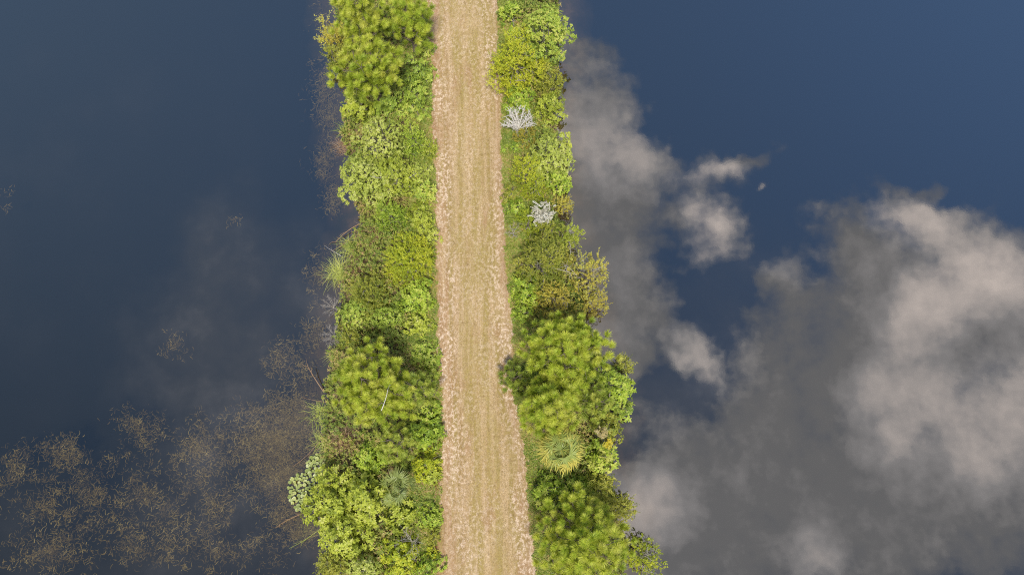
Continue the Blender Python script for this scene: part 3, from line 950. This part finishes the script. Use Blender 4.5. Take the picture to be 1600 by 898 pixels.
# ---- fallen stems, each its own object
def stem(label, p0, p1, z0, z1, th, mat, side=5, name='fallen_reed'):
    rng = np.random.default_rng(int(p0[0] * 3 + p1[1]))
    a = np.array(at(*p0, z0)); b = np.array(at(*p1, z1))
    acc = Acc(); c = bend(rng, a, b, 8, .04)
    acc.tube(c, th, th * .45, 6)
    for j in range(side):
        q = c[rng.integers(3, 8)]
        acc.tube(bend(rng, q, q + unit(b - a) * rng.uniform(.2, .45) + rng.normal(0, .16, 3) * np.array([1, 1, .3]), 4, .12), th * .4, th * .12, 4)
    return tag(acc.build(name, M[mat], None, a, True), label, 'fallen stem')


stem('long pale fallen stem over water above the green reeds, upper of two', (566, 348), (524, 378), .5, .12, .035, 'straw')
stem('thin pale fallen stem over water above the green reeds, lower of two', (556, 362), (518, 392), .4, .08, .022, 'straw')
stem('short grey stem in the water left of the green reeds', (533, 400), (513, 388), .3, .08, .018, 'bone', 2)
stem('slanting pinkish dead stem rising from water left of the bright pine', (506, 612), (481, 572), .3, .9, .035, 'straw', 7)
stem('thin tan stem lying towards the grey-green reeds', (512, 628), (478, 622), .3, .1, .018, 'straw', 3)
stem('thick tan fallen stem reaching over water below the lily pads', (490, 796), (438, 818), .5, .12, .028, 'straw', 14)
stem('thin green fallen stem low over water at the lower left', (500, 826), (452, 856), .4, .08, .012, 'reed', 8)
stem('fine diagonal stem over the weed bed left of the reeds', (498, 690), (458, 728), .4, .08, .016, 'straw', 2)
stem('bare branch lying across the tall bright left pine', (596, 641), (606, 608), 6.9, 7.2, .02, 'bone', 2, 'fallen_branch')

# ------------------------------------------------------------------ stuff: undergrowth, dry grass, water weed
rng = np.random.default_rng(77)
n = 100000
yy = rng.uniform(-15, 36, n)
l, r, sl, sr = edges(yy)
left = rng.uniform(size=n) < .5
f = rng.uniform(0, 1, n) ** 1.25
fr = rng.uniform(-.1, .4, n)
f = np.where(rng.uniform(size=n) < .4, fr * .5 * (.6 + .8 * np.abs(np.sin(yy * 1.3 + np.sin(yy * 3.1)))), f)
xx = np.where(left, l - .02 - f * (l - sl), r + .02 + f * (sr - r))
zz = terrain(xx, yy)
up = np.tile([0, 0, 1.0], (n, 1)) + rng.normal(0, .3, (n, 3))
hgt = .04 + rng.uniform(0, 1, n) * np.clip(.5 + (f - .22) * 4, .5, 1.5) * np.clip(.06 + f * 3.5, 0, 1) * (.35 + .65 * np.abs(np.sin(xx * 1.9 + yy * 2.3) * np.sin(yy * 1.1 - xx)))
patch = .5 + .28 * np.sin(yy * 1.9 + left * 2) * np.sin(yy * .7 + 1) + rng.normal(0, .24, n)
ua_ = Acc()
rosettes(ua_, rng, np.stack([xx, yy, zz + hgt], 1), up, 6, .115, .42, np.clip(patch, 0, 1), tilt=(40, 92))
tag(ua_.build('undergrowth', M['under']), 'low leafy weeds carpeting both banks under the trees', 'undergrowth', kind='stuff')

n = 52000
yy = rng.uniform(-15, 36, n)
l, r, sl, sr = edges(yy)
u = rng.uniform(-.02, 1.02, n)
xx = l + u * (r - l)
aa = rng.normal(math.pi / 2, .9, n)
zz = np.full(n, PZ + .03)
D = unit(np.stack([np.cos(aa), np.sin(aa), rng.uniform(.15, .9, n)], 1))
Sd = unit(np.cross(D, rand_unit(rng, n))) * .008
P = np.stack([xx, yy, zz], 1)
Lg = rng.uniform(.03, .085, n)[:, None] * (1 + .9 * (np.minimum(u, 1 - u) < .03)[:, None])
green = (np.sin(xx * 1.7 + np.sin(yy * .6) * 2) * np.sin(yy * .45 + xx) > .25)
tn = np.clip(np.where(green, .2, .55) + rng.normal(0, .22, n), 0, 1)
dg = Acc(); dg.tris(np.stack([P - Sd, P + Sd, P + D * Lg], 1), tn)
n = 18000
yy = rng.uniform(-15, 36, n); l, r, sl, sr = edges(yy)
lf = rng.uniform(size=n) < .5
w = np.abs(rng.normal(0, .16, n)) * (.5 + np.abs(np.sin(yy * 1.1 + np.sin(yy * 2.7)))) - .12
xx = np.where(lf, l + w, r - w)
aa = rng.uniform(0, 6.283, n)
D = unit(np.stack([np.cos(aa), np.sin(aa), rng.uniform(.3, 1.4, n)], 1)); Sd = unit(np.cross(D, rand_unit(rng, n))) * .011
P = np.stack([xx, yy, np.full(n, PZ + .01)], 1); Lg = rng.uniform(.08, .26, n)[:, None]
dg.tris(np.stack([P - Sd, P + Sd, P + D * Lg], 1), np.clip(rng.normal(.22, .22, n), 0, 1))
tag(dg.build('dry_grass', M['drygrass']), 'short dry mown grass on the worn track', 'grass', kind='stuff')

WEEDS = [  # centre px, radii px, clumps
    (505, 130, 14, 40, 60), (515, 185, 14, 40, 80), (508, 250, 14, 34, 50), (525, 300, 14, 40, 50), (510, 30, 12, 26, 30),
    (430, 690, 62, 52, 520), (470, 650, 34, 40, 200), (450, 740, 40, 50, 300), (465, 800, 36, 40, 150), (440, 560, 46, 40, 50),
    (100, 710, 44, 40, 60), (20, 730, 26, 44, 40), (130, 770, 70, 40, 60), (215, 670, 40, 30, 42), (310, 700, 40, 60, 70),
    (230, 770, 90, 60, 70), (330, 790, 90, 60, 80), (80, 860, 90, 50, 80), (200, 850, 120, 50, 60), (340, 860, 110, 40, 60),
    (270, 530, 20, 30, 10), (360, 350, 12, 30, 4), (500, 430, 18, 40, 40), (495, 520, 22, 40, 40), (60, 790, 90, 70, 40), (5, 310, 8, 20, 3)]
cx, cy = [], []
for (px, py, rx, ry, k) in WEEDS:
    m = int(k * (.75 if k > 100 else .5)) + 1
    a = rng.uniform(0, 6.283, m); q = np.abs(rng.normal(0, .7, m))
    cx.append(px + np.cos(a) * q * rx); cy.append(py + np.sin(a) * q * ry)
cx = np.concatenate(cx); cy = np.concatenate(cy)
wv = Acc()
B = []; Tn = []
for x, y in zip(cx, cy):
    p = at(x, y, 0)
    m = int(rng.integers(8, 26))
    s = rng.uniform(.12, .36)
    dd = -abs(rng.normal(.03, .16)) - .02
    ct = rng.uniform(.2, .8)
    B.append(np.stack([p.x + rng.normal(0, s, m), p.y + rng.normal(0, s * .8, m), np.full(m, dd) + rng.normal(0, .03, m)], 1))
    Tn.append(np.clip(ct + rng.normal(0, .2, m), 0, 1))
for (px, py, rx, ry, k) in WEEDS:                    # dense second layer deeper down, in darker tints
    for _ in range(int(k * (.55 if k > 100 else .22))):
        a = rng.uniform(0, 6.283); q = abs(rng.normal(0, .6)); p = at(px + math.cos(a) * q * rx, py + math.sin(a) * q * ry, 0)
        m = 26
        B.append(np.stack([p.x + rng.normal(0, .45, m), p.y + rng.normal(0, .4, m), rng.uniform(-.5, -.2, m)], 1))
        Tn.append(np.clip(rng.normal(.2, .14, m), 0, 1))
B = np.concatenate(B); Tn = np.concatenate(Tn); B[:, 2] = np.minimum(B[:, 2], -.02)
m = len(B)
aa = rng.uniform(0, 6.283, m); cv = rng.normal(0, 1.6, m); Lg = rng.uniform(.1, .36, m); wd = rng.uniform(.014, .045, m)
prev = None; p = B.copy()
for i in range(5):
    ang = aa + cv * i / 4
    Hd = np.stack([np.cos(ang), np.sin(ang), np.zeros(m)], 1); Sd = np.stack([-np.sin(ang), np.cos(ang), .3 * np.ones(m)], 1)
    w = (wd * (1 - (i / 4.6) ** 2) * .5)[:, None]
    row = np.stack([p - Sd * w, p + Sd * w], 1)
    if prev is not None: wv.quads(np.stack([prev[:, 0], prev[:, 1], row[:, 1], row[:, 0]], 1), Tn)
    prev = row; p = p + Hd * (Lg / 4)[:, None]
tag(wv.build('submerged_weed', M['weed']), 'brown water weed lying just under the lake surface', 'water weed', kind='stuff')

# ------------------------------------------------------------------ light and sky
SUN_EL, SUN_AZ = 66.0, 174.0       # azimuth clockwise from +Y
sd = bpy.data.lights.new('sun', 'SUN'); sd.energy = 1.5; sd.angle = R(10); sd.color = (1, .95, .87)
so = bpy.data.objects.new('sun', sd); COL.objects.link(so)
to_sun = Vector((math.sin(R(SUN_AZ)) * math.cos(R(SUN_EL)), math.cos(R(SUN_AZ)) * math.cos(R(SUN_EL)), math.sin(R(SUN_EL))))
so.rotation_euler = to_sun.to_track_quat('Z', 'Y').to_euler()
so.location = (0, -60, 60)

world = bpy.data.worlds.new('World'); scene.world = world
world.use_nodes = True
nt = world.node_tree; nt.nodes.clear(); N, L = nt.nodes, nt.links
sky = N.new('ShaderNodeTexSky'); sky.sky_type = 'NISHITA'; sky.sun_disc = False
sky.sun_elevation = R(SUN_EL); sky.sun_rotation = R(SUN_AZ)
sky.dust_density = 0.0; sky.ozone_density = 2.6; sky.air_density = 1.0
SKY_STRENGTH, CLOUD_STRENGTH = 0.054, 0.33
bg1 = N.new('ShaderNodeBackground'); bg1.inputs['Strength'].default_value = SKY_STRENGTH
tc = N.new('ShaderNodeTexCoord')
sep = N.new('ShaderNodeSeparateXYZ'); L.new(tc.outputs['Generated'], sep.inputs[0])


def wm(op, a, b=None, c=None, clamp=False):
    n = N.new('ShaderNodeMath'); n.operation = op; n.use_clamp = clamp
    for i, v in enumerate((a, b, c)):
        if v is None: continue
        if hasattr(v, 'links'): L.new(v, n.inputs[i])
        else: n.inputs[i].default_value = v
    return n.outputs[0]


def wsmooth(v, lo, hi, a=0.0, b=1.0):
    n = N.new('ShaderNodeMapRange'); n.interpolation_type = 'SMOOTHSTEP'
    L.new(v, n.inputs['Value'])
    n.inputs['From Min'].default_value = lo; n.inputs['From Max'].default_value = hi
    n.inputs['To Min'].default_value = a; n.inputs['To Max'].default_value = b
    return n.outputs['Result']


# the cloud deck: a plane one unit overhead, met at (x/z, y/z)
zc_ = wm('MAXIMUM', sep.outputs['Z'], .03)
uv = N.new('ShaderNodeCombineXYZ')
L.new(wm('DIVIDE', sep.outputs['X'], zc_), uv.inputs[0]); L.new(wm('DIVIDE', sep.outputs['Y'], zc_), uv.inputs[1])
UV = uv.outputs[0]


def wnoise(scale, detail=7, rough=.58, off=(0, 0, 0), colour=False):
    mp = N.new('ShaderNodeMapping'); mp.inputs['Location'].default_value = off
    L.new(UV, mp.inputs['Vector'])
    n = N.new('ShaderNodeTexNoise'); n.noise_dimensions = '2D'; n.inputs['Scale'].default_value = scale; n.inputs['Detail'].default_value = detail
    n.inputs['Roughness'].default_value = rough
    L.new(mp.outputs['Vector'], n.inputs['Vector'])
    return n.outputs['Color'] if colour else n.outputs['Fac']


# the blue deepens away from the brighter side of the sky
sg = N.new('ShaderNodeSeparateXYZ'); L.new(UV, sg.inputs[0])
rg = ramp_node(N, [(0.0, (1.08, 1.0, .9)), (.5, (.98, 1.0, 1.0)), (1.0, (.93, 1.0, 1.07))])
L.new(wsmooth(sg.outputs['X'], -.9, .9), rg.inputs['Fac'])
vg = N.new('ShaderNodeVectorMath'); vg.operation = 'MULTIPLY'
L.new(sky.outputs['Color'], vg.inputs[0]); L.new(rg.outputs['Color'], vg.inputs[1])
vg2 = N.new('ShaderNodeVectorMath'); vg2.operation = 'SCALE'
L.new(vg.outputs[0], vg2.inputs[0])
L.new(wm('ADD', wsmooth(sg.outputs['Y'], -.35, .85, .47, 1.75), wsmooth(sg.outputs['X'], 0, .9, 0, .3)), vg2.inputs['Scale'])
L.new(vg2.outputs[0], bg1.inputs['Color'])

# wind-torn edges: bend the plane with noise before the cloud bodies are read
vs = N.new('ShaderNodeVectorMath'); vs.operation = 'SUBTRACT'; vs.inputs[1].default_value = (.5, .5, .5)
L.new(wnoise(5, 4, .6, (3, 1, 0), True), vs.inputs[0])
vm = N.new('ShaderNodeVectorMath'); vm.operation = 'MULTIPLY_ADD'; vm.inputs[1].default_value = (.17, .17, 0)
L.new(vs.outputs[0], vm.inputs[0]); L.new(UV, vm.inputs[2])
WUV = vm.outputs[0]


def blob(px, py, rx, ry, rot=0, amt=1.0, soft=(1.4, .25)):
    c = at(px, py, 0) / CAM_H
    k = span(px, py, 0, 1) / CAM_H
    mp = N.new('ShaderNodeMapping'); mp.vector_type = 'TEXTURE'
    mp.inputs['Location'].default_value = (c.x, c.y, 0)
    mp.inputs['Rotation'].default_value = (0, 0, R(rot))
    mp.inputs['Scale'].default_value = (rx * k, ry * k, 1)
    L.new(WUV, mp.inputs['Vector'])
    ln = N.new('ShaderNodeVectorMath'); ln.operation = 'LENGTH'; L.new(mp.outputs['Vector'], ln.inputs[0])
    return wsmooth(ln.outputs['Value'], soft[0], soft[1], 0.0, amt)


def field(blobs):
    f = None
    for b in blobs:
        v = blob(*b)
        f = v if f is None else wm('MULTIPLY_ADD', v, wm('SUBTRACT', 1.0, f), f)
    return f


BODIES = [
    (925, 95, 62, 44, 0, .6), (935, 175, 72, 76, 0, 1), (940, 280, 92, 90, 0, 1), (910, 390, 110, 100, 0, 1), (965, 480, 88, 86, 0, 1),
    (975, 560, 100, 46, 0, 1), (1085, 552, 34, 56, 20, .95), (1012, 255, 44, 50, 0, .9), (1040, 500, 30, 40, 20, .7),
    (1105, 278, 100, 46, 18, .56), (1165, 243, 60, 19, 32, .56), (1105, 367, 76, 58, 0, .68), (1040, 340, 40, 26, 0, .56), (1193, 293, 11, 15, -15, .75),
    (1240, 450, 54, 84, 0, .72), (1300, 352, 62, 44, 0, .52), (1360, 420, 80, 80, 0, .92), (1450, 345, 84, 32, -8, .9), (1448, 294, 30, 26, 0, .56),
    (1400, 308, 60, 24, 0, .52), (1540, 400, 120, 66, -10, 1), (1480, 520, 220, 160, 0, 1), (1330, 600, 190, 180, 0, 1), (1180, 690, 110, 90, 0, .85),
    (1100, 790, 170, 120, 0, 1), (1380, 780, 350, 190, 0, 1), (1650, 620, 220, 280, 0, 1), (1000, 870, 140, 130, 0, 1), (1000, 650, 70, 36, 0, .42)]
VEIL = [
    (360, 370, 80, 90, 0, .15), (410, 500, 200, 140, 20, .24), (330, 640, 150, 170, 0, .12), (420, 830, 230, 200, 0, .2), (120, 880, 260, 140, 0, .1), (1050, 640, 150, 90, 0, .25), (1180, 480, 150, 120, 0, .12), (100, 300, 300, 400, 0, .03)]
LIGHT = [
    (1560, 430, 110, 90, 0, 1), (1450, 480, 110, 60, 20, .8), (1420, 650, 120, 120, 0, .6), (1560, 660, 120, 120, 0, .65), (1100, 365, 60, 50, 0, .8), (1110, 275, 70, 30, 10, .7),
    (1090, 555, 32, 60, 0, .65), (1010, 810, 70, 60, 30, .6), (930, 180, 80, 90, 0, .45), (1010, 250, 40, 60, 0, .5), (1440, 350, 90, 40, 0, .8), (1240, 400, 50, 30, 0, .25), (1193, 293, 14, 20, 0, .7),
    (1260, 860, 60, 60, 0, .3)]
fbm = wm('SUBTRACT', wnoise(8, 6, .62, (1, 5, 0)), .5)
fine = wm('SUBTRACT', wnoise(30, 4, .65, (7, 2, 0)), .5)
tear = wm('MULTIPLY_ADD', fine, .85, wm('MULTIPLY', fbm, 1.4))
body = field(BODIES)
# general cloud cover in the part of the sky the lakes do not mirror here
ln = N.new('ShaderNodeVectorMath'); ln.operation = 'LENGTH'; L.new(UV, ln.inputs[0])
far = wsmooth(ln.outputs['Value'], 1.3, 2.0, 0, .62)
body = wm('MAXIMUM', body, far)
dens = wsmooth(wm('ADD', body, wm('MULTIPLY', tear, wm('MULTIPLY_ADD', body, -.45, 1.0))), .12, 1.0)
dens = wm('MULTIPLY', dens, wsmooth(body, .02, .3))
veil = wm('MULTIPLY', field(VEIL), wsmooth(fbm, -.3, .2, .5, 1.3))
dens = wm('MAXIMUM', dens, veil, clamp=True)
light = wm('MULTIPLY_ADD', field(LIGHT), .85, wm('MULTIPLY_ADD', fbm, 1.1, wm('MULTIPLY', fine, .3)), clamp=True)
cr = ramp_node(N, [(0.0, (.86, .75, .77)), (.35, (1.55, 1.3, 1.29)), (1.0, (3.75, 2.85, 2.55))])
L.new(light, cr.inputs['Fac'])
bg2 = N.new('ShaderNodeBackground'); bg2.inputs['Strength'].default_value = CLOUD_STRENGTH
L.new(cr.outputs['Color'], bg2.inputs['Color'])
mx = N.new('ShaderNodeMixShader')
L.new(dens, mx.inputs['Fac']); L.new(bg1.outputs[0], mx.inputs[1]); L.new(bg2.outputs[0], mx.inputs[2])
wo = N.new('ShaderNodeOutputWorld'); L.new(mx.outputs[0], wo.inputs['Surface'])

# ------------------------------------------------------------------ view
vs_ = scene.view_settings
vs_.view_transform = 'Standard'; vs_.look = 'None'; vs_.gamma = 1; vs_.use_curve_mapping = False
vs_.exposure = 1.7
scene.cycles.use_denoising = False; scene.cycles.filter_width = 1.1
scene.cycles.max_bounces = 8; scene.cycles.diffuse_bounces = 3; scene.cycles.glossy_bounces = 3
scene.cycles.transparent_max_bounces = 12; scene.cycles.transmission_bounces = 4
scene.cycles.caustics_reflective = False; scene.cycles.caustics_refractive = False
